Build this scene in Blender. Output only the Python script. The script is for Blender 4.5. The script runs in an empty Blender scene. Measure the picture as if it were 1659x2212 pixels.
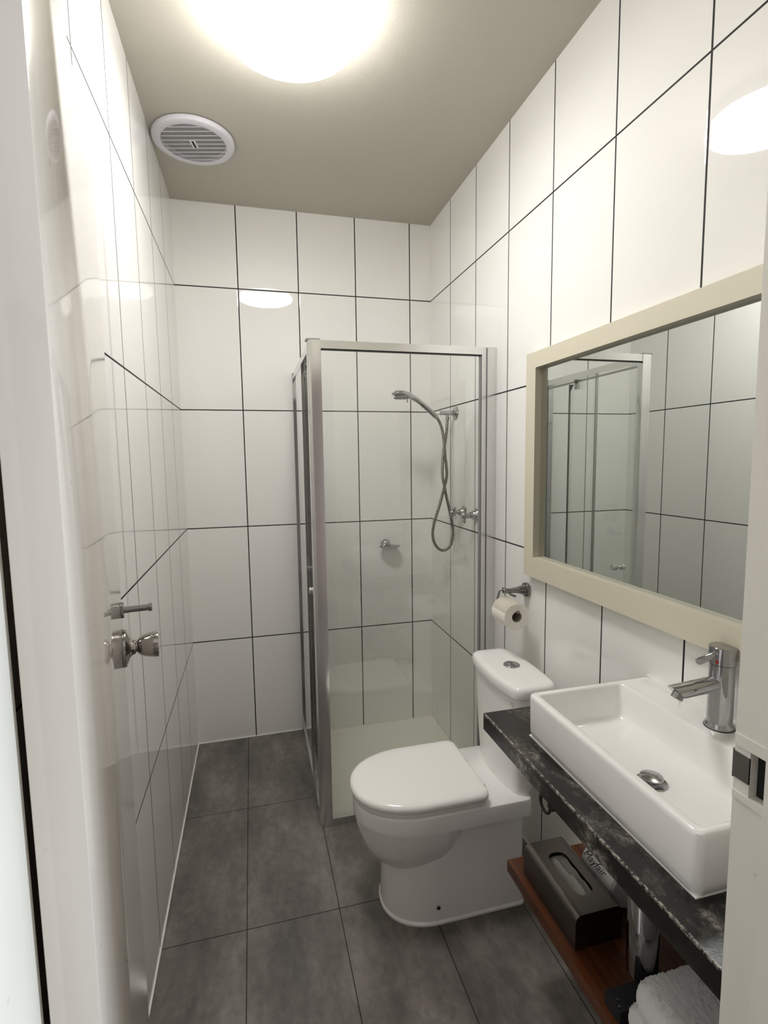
import bpy, bmesh, math, random
from mathutils import Vector, Matrix
random.seed(7)
sc = bpy.context.scene
# ------------------------------------------------------------------ camera
F_PX, W_PX = 1111.19, 1659.0
R_ = Vector((0.96832072, -0.24933052, -0.01375811))
U_ = Vector((0.03854298, 0.09479819, 0.99475009))
FW = Vector((0.24671731, 0.9637674, -0.10140499))
CAM = Vector((0.32826, 0.0, 1.49657))
cd = bpy.data.cameras.new('camera'); cam = bpy.data.objects.new('camera', cd)
sc.collection.objects.link(cam); sc.camera = cam
cd.sensor_fit = 'HORIZONTAL'; cd.sensor_width = 36.0; cd.lens = 36.0 * F_PX / W_PX
cd.clip_start = 0.02; cd.clip_end = 50
m = Matrix.Identity(4)
for i in range(3):
    m[i][0] = R_[i]; m[i][1] = U_[i]; m[i][2] = -FW[i]; m[i][3] = CAM[i]
cam.matrix_world = m
# ------------------------------------------------------------------ world, exposure, daylight from the corridor window
LAMP_STRENGTH = 36.0
WORLD_STRENGTH = 0.68
WINDOW_W = 60.0
sc.view_settings.view_transform = 'Standard'; sc.view_settings.look = 'None'
sc.view_settings.gamma = 1.0; sc.view_settings.use_curve_mapping = False
sc.view_settings.exposure = 0.22
wd = bpy.data.worlds.new('daylight'); sc.world = wd; wd.use_nodes = True
bg = wd.node_tree.nodes['Background']
bg.inputs[0].default_value = (1.0, 0.965, 0.955, 1); bg.inputs[1].default_value = WORLD_STRENGTH
al = bpy.data.lights.new('corridor_window', 'AREA'); al.shape = 'RECTANGLE'; al.size = 0.5; al.size_y = 1.7
al.energy = WINDOW_W; al.color = (0.80, 0.90, 1.0)
alo = bpy.data.objects.new('corridor_window', al); sc.collection.objects.link(alo)
alo.location = (2.5, 0.0, 1.0)
alo.rotation_euler = (Vector((0.12, 0.42, 0.9)) - Vector(alo.location)).to_track_quat('-Z', 'Y').to_euler()
try:
    sc.cycles.max_bounces = 12; sc.cycles.transparent_max_bounces = 24
    sc.cycles.glossy_bounces = 6; sc.cycles.diffuse_bounces = 9
    sc.cycles.sample_clamp_indirect = 6.0; sc.cycles.caustics_reflective = False; sc.cycles.caustics_refractive = False
except Exception:
    pass
# ------------------------------------------------------------------ dimensions (metres)
W, D, H = 1.3179, 2.7737, 2.7542
YF = 0.487            # room side of the door wall
YO = 0.355            # corridor side of the door wall
Z4 = 0.5578           # lowest horizontal joint
COL = sc.collection

# ------------------------------------------------------------------ materials
def new_mat(name):
    mt = bpy.data.materials.new(name); mt.use_nodes = True
    nt = mt.node_tree; b = nt.nodes['Principled BSDF']
    return mt, nt, b
def setp(b, **k):
    for n, v in k.items():
        n2 = n.replace('_', ' ')
        if n2 in b.inputs:
            b.inputs[n2].default_value = v
def bump(nt, b, src, strength, dist):
    bp = nt.nodes.new('ShaderNodeBump'); bp.inputs['Strength'].default_value = strength
    bp.inputs['Distance'].default_value = dist
    nt.links.new(src, bp.inputs['Height']); nt.links.new(bp.outputs[0], b.inputs['Normal']); return bp
def noise(nt, scale, detail=3.0, vec=None, rough=0.5):
    n = nt.nodes.new('ShaderNodeTexNoise'); n.inputs['Scale'].default_value = scale
    n.inputs['Detail'].default_value = detail; n.inputs['Roughness'].default_value = rough
    if vec is not None: nt.links.new(vec, n.inputs['Vector'])
    return n
def texco(nt):
    return nt.nodes.new('ShaderNodeTexCoord').outputs['Object']
def mapping(nt, vec, scale):
    mp = nt.nodes.new('ShaderNodeMapping'); mp.inputs['Scale'].default_value = scale
    nt.links.new(vec, mp.inputs['Vector']); return mp.outputs[0]
def ramp(nt, src, stops):
    r = nt.nodes.new('ShaderNodeValToRGB'); el = r.color_ramp.elements
    while len(el) < len(stops): el.new(0.5)
    for e, (p, c) in zip(el, stops):
        e.position = p; e.color = (c[0], c[1], c[2], 1)
    nt.links.new(src, r.inputs[0]); return r
def M_(nt, op, a, b=None):
    n = nt.nodes.new('ShaderNodeMath'); n.operation = op
    for i, v in enumerate((a, b)):
        if v is None: continue
        if isinstance(v, (int, float)): n.inputs[i].default_value = v
        else: nt.links.new(v, n.inputs[i])
    return n.outputs[0]
def line_mask(nt, c, off, period, half):
    """1 on a joint centred at off + k*period"""
    t = M_(nt, 'SUBTRACT', c, off - period * 20.5)
    t = M_(nt, 'MODULO', t, period)
    t = M_(nt, 'SUBTRACT', t, period / 2)
    t = M_(nt, 'ABSOLUTE', t)
    return t, M_(nt, 'LESS_THAN', t, half)
def tile_mat(name, axis, u0, ustep, v_axis, v0, vstep, half, tile_fn, grout, rough, bump_s=0.25):
    mt, nt, b = new_mat(name)
    co = texco(nt); sep = nt.nodes.new('ShaderNodeSeparateXYZ'); nt.links.new(co, sep.inputs[0])
    tu, mu = line_mask(nt, sep.outputs[axis], u0, ustep, half)
    tv, mv = line_mask(nt, sep.outputs[v_axis], v0, vstep, half)
    if axis == 0: mu = M_(nt, 'MULTIPLY', mu, M_(nt, 'GREATER_THAN', sep.outputs[0], 0.02))
    mask = M_(nt, 'MAXIMUM', mu, mv)
    mix = nt.nodes.new('ShaderNodeMix'); mix.data_type = 'RGBA'
    nt.links.new(mask, mix.inputs[0])
    tc = tile_fn(nt, co, b)
    if isinstance(tc, tuple): mix.inputs[6].default_value = tc
    else: nt.links.new(tc, mix.inputs[6])
    mix.inputs[7].default_value = grout
    nt.links.new(mix.outputs[2], b.inputs['Base Color'])
    rg = M_(nt, 'ADD', M_(nt, 'MULTIPLY', mask, 0.7), rough); nt.links.new(rg, b.inputs['Roughness'])
    # rounded tile arris + faint unevenness of the glaze
    e = M_(nt, 'MINIMUM', tu, tv)
    e = M_(nt, 'MINIMUM', M_(nt, 'MULTIPLY', e, 1 / (half * 2.2)), 1.0)
    n = noise(nt, 9.0, 1.0, co)
    h = M_(nt, 'ADD', M_(nt, 'MULTIPLY', e, 1.0), M_(nt, 'MULTIPLY', n.outputs[0], 0.06))
    bump(nt, b, h, bump_s, 0.0012)
    return mt
WHITE = (0.865, 0.855, 0.835, 1)
def wt(nt, co, b): return WHITE
GROUT = (0.008, 0.008, 0.009, 1)
m_tile_back = tile_mat('white_tile_back', 0, 0.2996, 0.3, 2, Z4, 0.6, 0.0028, wt, GROUT, 0.02)
m_tile_right = tile_mat('white_tile_right', 1, D - 0.2941, 0.3, 2, Z4, 0.6, 0.0028, wt, GROUT, 0.02)
m_tile_left = tile_mat('white_tile_left', 1, D - 0.2939, 0.3, 2, Z4, 0.6, 0.0028, wt, GROUT, 0.02)
def slate(nt, co, b):
    n1 = noise(nt, 2.4, 5.0, mapping(nt, co, (2.6, 1.0, 1.0)), 0.62)
    n2 = noise(nt, 26.0, 4.0, mapping(nt, co, (1.4, 1.0, 1.0)), 0.7)
    s = M_(nt, 'ADD', M_(nt, 'MULTIPLY', n1.outputs[0], 0.72), M_(nt, 'MULTIPLY', n2.outputs[0], 0.28))
    return ramp(nt, s, [(0.36, (0.085, 0.076, 0.069)), (0.50, (0.145, 0.131, 0.117)), (0.64, (0.245, 0.224, 0.200))]).outputs[0]
m_floor = tile_mat('grey_slate_tile', 0, 0.2583, 0.3, 1, D - 0.5986, 0.6, 0.0013, slate, (0.016, 0.014, 0.013, 1), 0.33, 0.3)

def simple(name, col, rough=0.5, metal=0.0, **k):
    mt, nt, b = new_mat(name); setp(b, Base_Color=(col[0], col[1], col[2], 1), Roughness=rough, Metallic=metal, **k)
    co = texco(nt); n = noise(nt, 60.0, 2.0, co)
    mr = nt.nodes.new('ShaderNodeMapRange'); mr.inputs[3].default_value = max(0.0, rough - 0.02); mr.inputs[4].default_value = min(1, rough + 0.03)
    nt.links.new(n.outputs[0], mr.inputs[0]); nt.links.new(mr.outputs[0], b.inputs['Roughness'])
    return mt
m_ceil, nt, b = new_mat('greige_ceiling_paint')
setp(b, Base_Color=(0.46, 0.438, 0.375, 1), Roughness=0.55)
bump(nt, b, noise(nt, 160.0, 3.0, texco(nt)).outputs[0], 0.35, 0.002)
m_sealant = simple('white_sealant', (0.85, 0.84, 0.82), 0.35)
m_ceramic = simple('white_ceramic', (0.88, 0.875, 0.865), 0.06, Coat_Weight=0.3)
m_seat = simple('white_seat_plastic', (0.90, 0.89, 0.87), 0.14)
m_chrome = simple('polished_chrome', (0.44, 0.44, 0.45), 0.05, 1.0)
m_chrome_d = simple('dull_chrome', (0.30, 0.295, 0.29), 0.15, 1.0)
m_knobmetal = simple('satin_knob_metal', (0.38, 0.36, 0.34), 0.12, 1.0)
m_alu = simple('bright_aluminium', (0.74, 0.74, 0.73), 0.17, 1.0)
m_alu_d = simple('grey_cap_plastic', (0.22, 0.22, 0.23), 0.4)
m_black = simple('black_rubber', (0.012, 0.012, 0.012), 0.5)
m_hole = simple('dark_recess', (0.006, 0.006, 0.006), 0.9)
m_tray = simple('cream_shower_tray', (0.88, 0.865, 0.78), 0.28)
m_mframe = simple('cream_painted_frame', (0.66, 0.62, 0.50), 0.42)
m_vent = simple('white_vent_plastic', (0.66, 0.65, 0.70), 0.45)
m_paper, nt, b = new_mat('toilet_paper'); setp(b, Base_Color=(0.86, 0.83, 0.76, 1), Roughness=0.95)
bump(nt, b, noise(nt, 300.0, 2.0, texco(nt)).outputs[0], 0.4, 0.001)
m_card = simple('cardboard_core', (0.36, 0.32, 0.25), 0.9)
m_spring = simple('steel_hose', (0.22, 0.205, 0.185), 0.30, 1.0)
m_nozzle = simple('grey_nozzle_plastic', (0.25, 0.25, 0.26), 0.4)
m_whiteplastic = simple('white_bracket_plastic', (0.8, 0.8, 0.78), 0.25)
m_wrap = simple('white_paper_wrap', (0.74, 0.73, 0.72), 0.6)
m_ink = simple('dark_ink', (0.03, 0.03, 0.035), 0.7)
m_faint = simple('pale_brown_mark', (0.42, 0.34, 0.24), 0.5)
m_red = simple('red_dot', (0.45, 0.02, 0.02), 0.3)
m_tissue = simple('white_tissue', (0.78, 0.76, 0.72), 0.9)
m_case = simple('black_case', (0.006, 0.006, 0.007), 0.8)
# mirror
m_mirror, nt, b = new_mat('mirror_silver'); setp(b, Base_Color=(0.72, 0.75, 0.73, 1), Roughness=0.0, Metallic=1.0)
# brushed dark steel of the tissue box
m_steel, nt, b = new_mat('brushed_dark_steel'); setp(b, Base_Color=(0.135, 0.122, 0.110, 1), Roughness=0.28, Metallic=1.0)
nn = noise(nt, 40.0, 4.0, mapping(nt, texco(nt), (1, 18, 18)))
bump(nt, b, nn.outputs[0], 0.12, 0.0006)
# painted door
def paint(name, col, rough, wear=True):
    mt, nt, b = new_mat(name); co = texco(nt)
    n = noise(nt, 7.0, 4.0, mapping(nt, co, (3, 3, 0.6)))
    r = ramp(nt, n.outputs[0], [(0.35, [c * 0.94 for c in col]), (0.65, col)])
    n2 = noise(nt, 34.0, 2.0, co)
    r2 = ramp(nt, n2.outputs[0], [(0.735, (1, 1, 1)), (0.78, (0.62, 0.56, 0.52))])
    mx = nt.nodes.new('ShaderNodeMix'); mx.data_type = 'RGBA'; mx.blend_type = 'MULTIPLY'; mx.inputs[0].default_value = 0.6 if wear else 0
    nt.links.new(r.outputs[0], mx.inputs[6]); nt.links.new(r2.outputs[0], mx.inputs[7])
    nt.links.new(mx.outputs[2], b.inputs['Base Color']); b.inputs['Roughness'].default_value = rough
    # brushed vertical paint texture
    bump(nt, b, noise(nt, 16.0, 2.0, mapping(nt, co, (3, 3, 0.12))).outputs[0], 0.05, 0.001)
    return mt
m_door = paint('cream_gloss_door_paint', (0.71, 0.665, 0.605), 0.055)
m_jamb = paint('cream_jamb_paint', (0.74, 0.72, 0.66), 0.35)
# stone of the counter
m_stone, nt, b = new_mat('black_marbled_stone'); co = texco(nt)
n1 = noise(nt, 11.0, 9.0, mapping(nt, co, (1.6, 0.9, 1.2)), 0.72)
n2 = noise(nt, 75.0, 5.0, co, 0.8)
n3 = noise(nt, 3.2, 3.0, co, 0.6)
s = M_(nt, 'MULTIPLY', ramp(nt, n1.outputs[0], [(0.46, (0, 0, 0)), (0.62, (1, 1, 1))]).outputs[0],
       ramp(nt, n2.outputs[0], [(0.38, (0.1, 0.1, 0.1)), (0.58, (1, 1, 1))]).outputs[0])
s = M_(nt, 'MULTIPLY', s, ramp(nt, n3.outputs[0], [(0.42, (0.10, 0.10, 0.10)), (0.62, (1, 1, 1))]).outputs[0])
sep = nt.nodes.new('ShaderNodeSeparateXYZ'); nt.links.new(co, sep.inputs[0])
wx = M_(nt, 'LESS_THAN', M_(nt, 'ABSOLUTE', M_(nt, 'SUBTRACT', sep.outputs[0], 0.9125)), 0.0028)      # worn front arris
wz = M_(nt, 'LESS_THAN', M_(nt, 'ABSOLUTE', M_(nt, 'SUBTRACT', sep.outputs[2], 0.8095)), 0.0028)
wn = ramp(nt, noise(nt, 120.0, 4.0, co, 0.8).outputs[0], [(0.44, (0, 0, 0)), (0.56, (1, 1, 1))])
s = M_(nt, 'MAXIMUM', s, M_(nt, 'MULTIPLY', M_(nt, 'MULTIPLY', wx, wz), M_(nt, 'MULTIPLY', wn.outputs[0], 0.9)))
cr = ramp(nt, s, [(0.0, (0.008, 0.0075, 0.007)), (0.35, (0.075, 0.069, 0.06)), (1.0, (0.36, 0.335, 0.295))])
nt.links.new(cr.outputs[0], b.inputs['Base Color']); b.inputs['Roughness'].default_value = 0.24
bump(nt, b, n2.outputs[0], 0.25, 0.0012)
# timber shelf
m_wood, nt, b = new_mat('red_brown_timber'); co = texco(nt)
w = nt.nodes.new('ShaderNodeTexWave'); w.bands_direction = 'X'; w.inputs['Scale'].default_value = 14; w.inputs['Distortion'].default_value = 6
w.inputs['Detail'].default_value = 3
nt.links.new(mapping(nt, co, (1.0, 0.08, 1.0)), w.inputs['Vector'])
n = noise(nt, 50.0, 4.0, mapping(nt, co, (1.0, 0.05, 1.0)))
s = M_(nt, 'ADD', M_(nt, 'MULTIPLY', w.outputs[1], 0.12), M_(nt, 'MULTIPLY', n.outputs[0], 0.88))
nt.links.new(ramp(nt, s, [(0.34, (0.045, 0.011, 0.0035)), (0.55, (0.095, 0.027, 0.0075)), (0.72, (0.155, 0.050, 0.014))]).outputs[0], b.inputs['Base Color'])
b.inputs['Roughness'].default_value = 0.30
# towel
m_towel, nt, b = new_mat('white_terry_towel'); setp(b, Base_Color=(0.86, 0.86, 0.86, 1), Roughness=1.0, Sheen_Weight=0.4)
bump(nt, b, noise(nt, 380.0, 3.0, texco(nt), 0.7).outputs[0], 0.9, 0.004)
# clear glass pane: fresnel mirror over a faint green clear sheet
m_glass = bpy.data.materials.new('clear_green_glass'); m_glass.use_nodes = True
nt = m_glass.node_tree; nt.nodes.clear()
out = nt.nodes.new('ShaderNodeOutputMaterial'); mix = nt.nodes.new('ShaderNodeMixShader')
fr = nt.nodes.new('ShaderNodeFresnel'); fr.inputs[0].default_value = 1.5
tr = nt.nodes.new('ShaderNodeBsdfTransparent'); tr.inputs[0].default_value = (0.975, 0.985, 0.976, 1)
gl = nt.nodes.new('ShaderNodeBsdfGlossy'); gl.inputs['Roughness'].default_value = 0.0; gl.inputs[0].default_value = (1, 1, 1, 1)
geo = nt.nodes.new('ShaderNodeNewGeometry'); bf = M_(nt, 'SUBTRACT', 1.0, geo.outputs['Backfacing'])
nt.links.new(M_(nt, 'MINIMUM', M_(nt, 'MULTIPLY', M_(nt, 'MULTIPLY', fr.outputs[0], bf), 1.9), 1.0), mix.inputs[0])
nt.links.new(tr.outputs[0], mix.inputs[1]); nt.links.new(gl.outputs[0], mix.inputs[2]); nt.links.new(mix.outputs[0], out.inputs[0])
m_gedge = simple('green_glass_edge', (0.10, 0.17, 0.14), 0.12)
# lamp
m_lamp = bpy.data.materials.new('lit_lamp_diffuser'); m_lamp.use_nodes = True
nt = m_lamp.node_tree; b = nt.nodes['Principled BSDF']; setp(b, Base_Color=(0.9, 0.9, 0.9, 1), Roughness=0.3)
b.inputs['Emission Color'].default_value = (1.0, 0.985, 0.955, 1); b.inputs['Emission Strength'].default_value = LAMP_STRENGTH

# ------------------------------------------------------------------ mesh helpers
def BM(): return bmesh.new()
def obj(name, bm, mt, parent=None, smooth=False, bevel=0.0, seg=2, auto=None):
    if bevel > 0:
        bmesh.ops.bevel(bm, geom=[e for e in bm.edges if len(e.link_faces) == 2 and e.calc_face_angle(0) > 0.5],
                        offset=bevel, segments=seg, profile=0.5, affect='EDGES', clamp_overlap=True)
    bmesh.ops.recalc_face_normals(bm, faces=bm.faces)
    me = bpy.data.meshes.new(name); bm.to_mesh(me); bm.free()
    o = bpy.data.objects.new(name, me); COL.objects.link(o)
    for x in (mt if isinstance(mt, (list, tuple)) else [mt]): me.materials.append(x)
    if smooth or bevel > 0:
        for p in me.polygons: p.use_smooth = True
        ang = math.radians(35 if auto is None else auto)
        bm2 = bmesh.new(); bm2.from_mesh(me)
        for e in bm2.edges:
            if len(e.link_faces) == 2 and e.calc_face_angle(0) > ang: e.smooth = False
        bm2.to_mesh(me); bm2.free()
    if parent is not None:
        o.parent = parent; o.matrix_parent_inverse = parent.matrix_basis.inverted()
    return o
def thing(name, label, cat, loc, group=None):
    o = bpy.data.objects.new(name, None); o.empty_display_size = 0.05; COL.objects.link(o)
    o.location = loc; tag(o, label, cat, group); return o
def tag(o, label=None, cat=None, group=None, kind=None):
    if label: o['label'] = label
    if cat: o['category'] = cat
    if group: o['group'] = group
    if kind: o['kind'] = kind
    return o
def box(bm, x0, x1, y0, y1, z0, z1):
    vs = [bm.verts.new((x, y, z)) for x in (x0, x1) for y in (y0, y1) for z in (z0, z1)]
    for f in ((0, 1, 3, 2), (4, 6, 7, 5), (0, 4, 5, 1), (2, 3, 7, 6), (0, 2, 6, 4), (1, 5, 7, 3)):
        bm.faces.new([vs[i] for i in f])
    return bm
def boxes(*bs):
    bm = BM()
    for b_ in bs: box(bm, *b_)
    return bm
def frame_of(d):
    d = Vector(d).normalized(); a = Vector((0, 0, 1)) if abs(d.z) < 0.9 else Vector((1, 0, 0))
    u = d.cross(a).normalized(); return u, d.cross(u).normalized(), d
def ring(bm, c, u, v, r, n, rv=None):
    rv = r if rv is None else rv
    return [bm.verts.new(Vector(c) + u * (math.cos(2 * math.pi * i / n) * r) + v * (math.sin(2 * math.pi * i / n) * rv)) for i in range(n)]
def skin(bm, rings, cap0=True, cap1=True, closed=False):
    n = len(rings[0]); R = list(rings)
    for a, c in zip(R, R[1:] + ([R[0]] if closed else [])):
        if a is c: continue
        for i in range(n):
            bm.faces.new((a[i], a[(i + 1) % n], c[(i + 1) % n], c[i]))
    if not closed:
        if cap0: bm.faces.new(R[0][::-1])
        if cap1: bm.faces.new(R[-1])
def lathe(bm, c, d, prof, n=32, cap0=True, cap1=True):
    """prof = [(radius, distance along d)]"""
    u, v, d = frame_of(d); c = Vector(c)
    skin(bm, [ring(bm, c + d * t, u, v, max(r, 1e-4), n) for r, t in prof], cap0, cap1); return bm
def tube(bm, pts, r, n=12, cap=True):
    pts = [Vector(p) for p in pts]; rs = r if isinstance(r, (list, tuple)) else [r] * len(pts)
    u = None; rings = []
    for i, p in enumerate(pts):
        d = (pts[min(i + 1, len(pts) - 1)] - pts[max(i - 1, 0)]).normalized()
        if u is None: u, v, _ = frame_of(d)
        else:
            u = (u - d * u.dot(d)).normalized(); v = d.cross(u).normalized()
        rings.append(ring(bm, p, u, v, rs[i], n))
    skin(bm, rings, cap, cap); return bm
def catmull(P, k=10):
    P = [Vector(p) for p in P]; Q = [P[0] * 2 - P[1]] + P + [P[-1] * 2 - P[-2]]; o = []
    for i in range(1, len(Q) - 2):
        a, b_, c, d = Q[i - 1], Q[i], Q[i + 1], Q[i + 2]
        for j in range(k):
            t = j / k
            o.append(0.5 * ((2 * b_) + (c - a) * t + (2 * a - 5 * b_ + 4 * c - d) * t * t + (3 * b_ - a - 3 * c + d) * t ** 3))
    o.append(P[-1]); return o
def rrect(x0, x1, y0, y1, r, k=6):
    pts = []
    for cx, cy, a0 in ((x1 - r, y1 - r, 0), (x0 + r, y1 - r, 90), (x0 + r, y0 + r, 180), (x1 - r, y0 + r, 270)):
        for i in range(k + 1):
            a = math.radians(a0 + 90 * i / k); pts.append((cx + r * math.cos(a), cy + r * math.sin(a)))
    return pts
def loft(bm, secs, cap0=True, cap1=True):
    """secs = [(list of (x,y), z)]"""
    skin(bm, [[bm.verts.new((x, y, z)) for x, y in s_] for s_, z in secs], cap0, cap1); return bm
def xf(bm, M):
    bmesh.ops.transform(bm, matrix=M, verts=bm.verts); return bm

def text_mesh(body, size, shear=0.0):
    cu = bpy.data.curves.new('lettering', 'FONT'); cu.body = body; cu.size = size; cu.shear = shear; cu.align_x = 'CENTER'; cu.resolution_u = 3
    to = bpy.data.objects.new('lettering', cu); COL.objects.link(to)
    dg = bpy.context.evaluated_depsgraph_get(); me = bpy.data.meshes.new_from_object(to.evaluated_get(dg))
    bpy.data.objects.remove(to); return me

# ------------------------------------------------------------------ room shell
def struct(name, bm, mt, **k):
    o = obj(name, bm, mt, **k); o['kind'] = 'structure'; return o
SX, SY = 0.585, 1.985      # shower recess corner
struct('floor', boxes((-0.05, SX, YO - 1.2, D, -0.06, 0), (SX, W, YO - 1.2, SY, -0.06, 0), (SX, W, SY, D, -0.12, -0.055)), m_floor)
struct('wall_back', boxes((-0.05, W + 0.05, D, D + 0.05, -0.12, H + 0.05)), m_tile_back)
struct('wall_left', boxes((-0.05, 0, YO, D, -0.06, H + 0.05)), m_tile_left)
struct('wall_right', boxes((W, W + 0.05, YO, D, -0.12, H + 0.05)), m_tile_right)
struct('ceiling', boxes((-0.05, W + 0.05, YO, D + 0.05, H, H + 0.05)), m_ceil)
m_added_wall = simple('brown_added_wall', (0.26, 0.21, 0.185), 0.6)
struct('wall_added', boxes((-1.6, 2.0, -1.35, -1.30, -0.06, 2.5)), m_added_wall)  # unseen wall added behind the camera to block world light and darken reflections
struct('floor_corridor', boxes((-1.6, -0.05, -1.30, YO, -0.06, 0), (-0.05, W, -1.30, YO - 1.2, -0.06, 0), (W, 2.0, -1.30, YO, -0.06, 0)), m_floor)
JX0, JX1, JZ = 0.125, 0.906, 2.085
struct('wall_front', boxes((0, JX0 - 0.022, YO, YF - 0.001, 0, H), (JX1 + 0.022, W, YO, YF - 0.001, 0, H), (JX0 - 0.022, JX1 + 0.022, YO, YF - 0.001, JZ + 0.022, H)), m_jamb)
# silicone bead where tiles meet the floor
s1 = struct('trim_1', boxes((0, 0.548, D - 0.004, D, 0, 0.004), (0, 0.0035, YF, D, 0, 0.0045), (W - 0.004, W, YF, 1.94, 0, 0.004)), m_sealant)
# door frame lining with stops
jf = struct('trim_2', boxes((JX0 - 0.022, JX0, YO, YF, 0, JZ + 0.022), (JX1, JX1 + 0.022, YO, YF, 0, 1.075), (JX1, JX1 + 0.022, YO, YF, 1.135, JZ + 0.022),
            (JX1 + 0.014, JX1 + 0.022, YO, YF, 1.075, 1.135), (JX1, JX1 + 0.014, YO, 0.4435, 1.075, 1.135), (JX1, JX1 + 0.014, 0.4662, YF, 1.075, 1.135),
            (JX0, JX1, YO, YF, JZ, JZ + 0.022),
            (JX1 - 0.011, JX1, 0.395, 0.4385, 0, JZ), (JX0, JX1, 0.395, 0.4385, JZ - 0.011, JZ)), m_jamb)
st = obj('strike_plate', boxes((JX1 - 0.0012, JX1 + 0.001, 0.4662, YF + 0.001, 1.092, 1.126), (JX1, JX1 + 0.009, YF, YF + 0.0025, 1.090, 1.128)), m_chrome_d, jf)
bm = BM(); box(bm, JX1 + 0.0125, JX1 + 0.0138, 0.4440, 0.4660, 1.0755, 1.1345)
obj('latch_hole', bm, m_hole, jf)
bm = BM()   # painted-over plate edge around the strike
box(bm, JX1 - 0.0016, JX1 + 0.0002, 0.4400, YF - 0.0005, 1.0655, 1.0750)
box(bm, JX1 - 0.0016, JX1 + 0.0002, 0.4400, YF - 0.0005, 1.1350, 1.1500)
obj('plate_edge', bm, m_jamb, jf, bevel=0.0006)

# ------------------------------------------------------------------ door leaf, standing open
HN, LT = Vector((0.172, 0.487, 0)), Vector((0.046, 1.190, 0))
dd = (LT - HN).normalized(); nn_ = Vector((dd.y, -dd.x, 0))       # nn_ points into the room (away from the left wall)
def leafM(z=0.0): 
    return Matrix(((nn_.x, dd.x, 0, HN.x), (nn_.y, dd.y, 0, HN.y), (0, 0, 1, z), (0, 0, 0, 1)))
LL = (LT - HN).length
bm = boxes((-0.040, 0, 0, LL, 0.012, 2.072)); 
door = obj('door_1', xf(bm, leafM()), m_door, bevel=0.0015, seg=2); door['kind'] = 'structure'
def on_leaf(u_, out_, z): return HN + dd * u_ + nn_ * out_ + Vector((0, 0, z))
KC = on_leaf(LL - 0.035, 0.0, 1.108)
bm = lathe(BM(), KC, nn_, [(0.0395, 0.0), (0.0405, 0.002), (0.0395, 0.006), (0.0330, 0.0085), (0.022, 0.0125), (0.0165, 0.0175), (0.0150, 0.0235), (0.0120, 0.0245),
                           (0.0120, 0.027), (0.0150, 0.0285), (0.0195, 0.0330), (0.0235, 0.042), (0.0262, 0.054), (0.0278, 0.0660), (0.0272, 0.0680), (0.020, 0.0687), (0.0, 0.069)], 40)
obj('door_knob', bm, m_knobmetal, door, smooth=True, auto=50)
RC = on_leaf(LL - 0.023, 0.0, 1.187)
bm = lathe(BM(), RC, nn_, [(0.0165, 0), (0.0170, 0.0008), (0.0170, 0.0045), (0.0160, 0.0055), (0.0068, 0.0057), (0.0068, 0.052), (0.0090, 0.053), (0.0090, 0.059), (0.0080, 0.060), (0, 0.060)], 28)
obj('robe_hook', bm, m_chrome_d, door, smooth=True)
for z0, z1 in ((1.802, 1.905), (0.17, 0.27)):
    bm = BM(); box(bm, -0.0405, -0.018, -0.0012, 0.001, z0, z1)
    obj('hinge', xf(bm, leafM()), m_door, door, bevel=0.0005)
    bm = BM(); tube(bm, [on_leaf(-0.004, -0.045, z0), on_leaf(-0.004, -0.045, z1)], 0.0045, 12)
    obj('hinge_pin', bm, m_door, door, smooth=True)

# ------------------------------------------------------------------ shower
t = thing('shower_tray', 'flat cream shower tray set into the tiled floor corner', 'shower tray', ((SX + W) / 2, (SY + D) / 2, -0.055))
bm = BM(); x0, x1, y0, y1 = SX + 0.002, W - 0.001, SY + 0.002, D - 0.001
loft(bm, [(rrect(x0, x1, y0, y1, 0.004), -0.0545), (rrect(x0, x1, y0, y1, 0.004), -0.024), (rrect(x0 + 0.008, x1 - 0.008, y0 + 0.008, y1 - 0.008, 0.006), -0.021),
          (rrect(x0 + 0.034, x1 - 0.034, y0 + 0.034, y1 - 0.034, 0.012), -0.030), (rrect(x0 + 0.045, x1 - 0.045, y0 + 0.045, y1 - 0.045, 0.014), -0.0325)])
obj('tray_pan', bm, m_tray, t, smooth=True)
bm = lathe(BM(), (0.95, 2.30, -0.0322), (0, 0, 1), [(0.044, 0), (0.044, 0.002), (0.040, 0.004), (0.0, 0.0045)], 32)
obj('waste_cover', bm, m_chrome, t, smooth=True)

s = thing('shower_screen', 'silver framed clear glass shower screen with sliding side door', 'shower screen', (0.57, 1.99, 0))
PZ = 1.945
YS = 1.9715; XS = 0.5525
def prof_extrude(pts, z0, z1):
    bm = BM(); loft(bm, [(pts, z0), (pts, z1)]); return bm
post = [(XS + 0.010, YS), (XS + 0.045, YS), (XS + 0.046, YS + 0.004), (XS + 0.046, YS + 0.030), (XS + 0.034, YS + 0.036), (XS + 0.034, YS + 0.048), (XS, YS + 0.048), (XS - 0.004, YS + 0.044), (XS - 0.004, YS + 0.012), (XS, YS + 0.003)]
pst = obj('corner_post', prof_extrude(post, 0.001, PZ), m_alu, s, smooth=True)
obj('post_cap', prof_extrude([(XS - 0.005 + (x - XS) * 1.04, YS - 0.001 + (y - YS) * 1.04) for x, y in post], PZ, PZ + 0.005), m_alu_d, pst)
obj('top_rail', boxes((XS + 0.044, W - 0.058, YS + 0.003, YS + 0.028, PZ - 0.030, PZ)), m_alu, s, bevel=0.0015)
obj('top_seal', boxes((XS + 0.048, W - 0.060, YS + 0.006, YS + 0.024, PZ - 0.034, PZ - 0.030)), m_black, s)
obj('sill_rail', boxes((XS + 0.044, W - 0.020, YS + 0.001, YS + 0.028, 0.001, 0.028)), m_alu, s, bevel=0.002)
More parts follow.
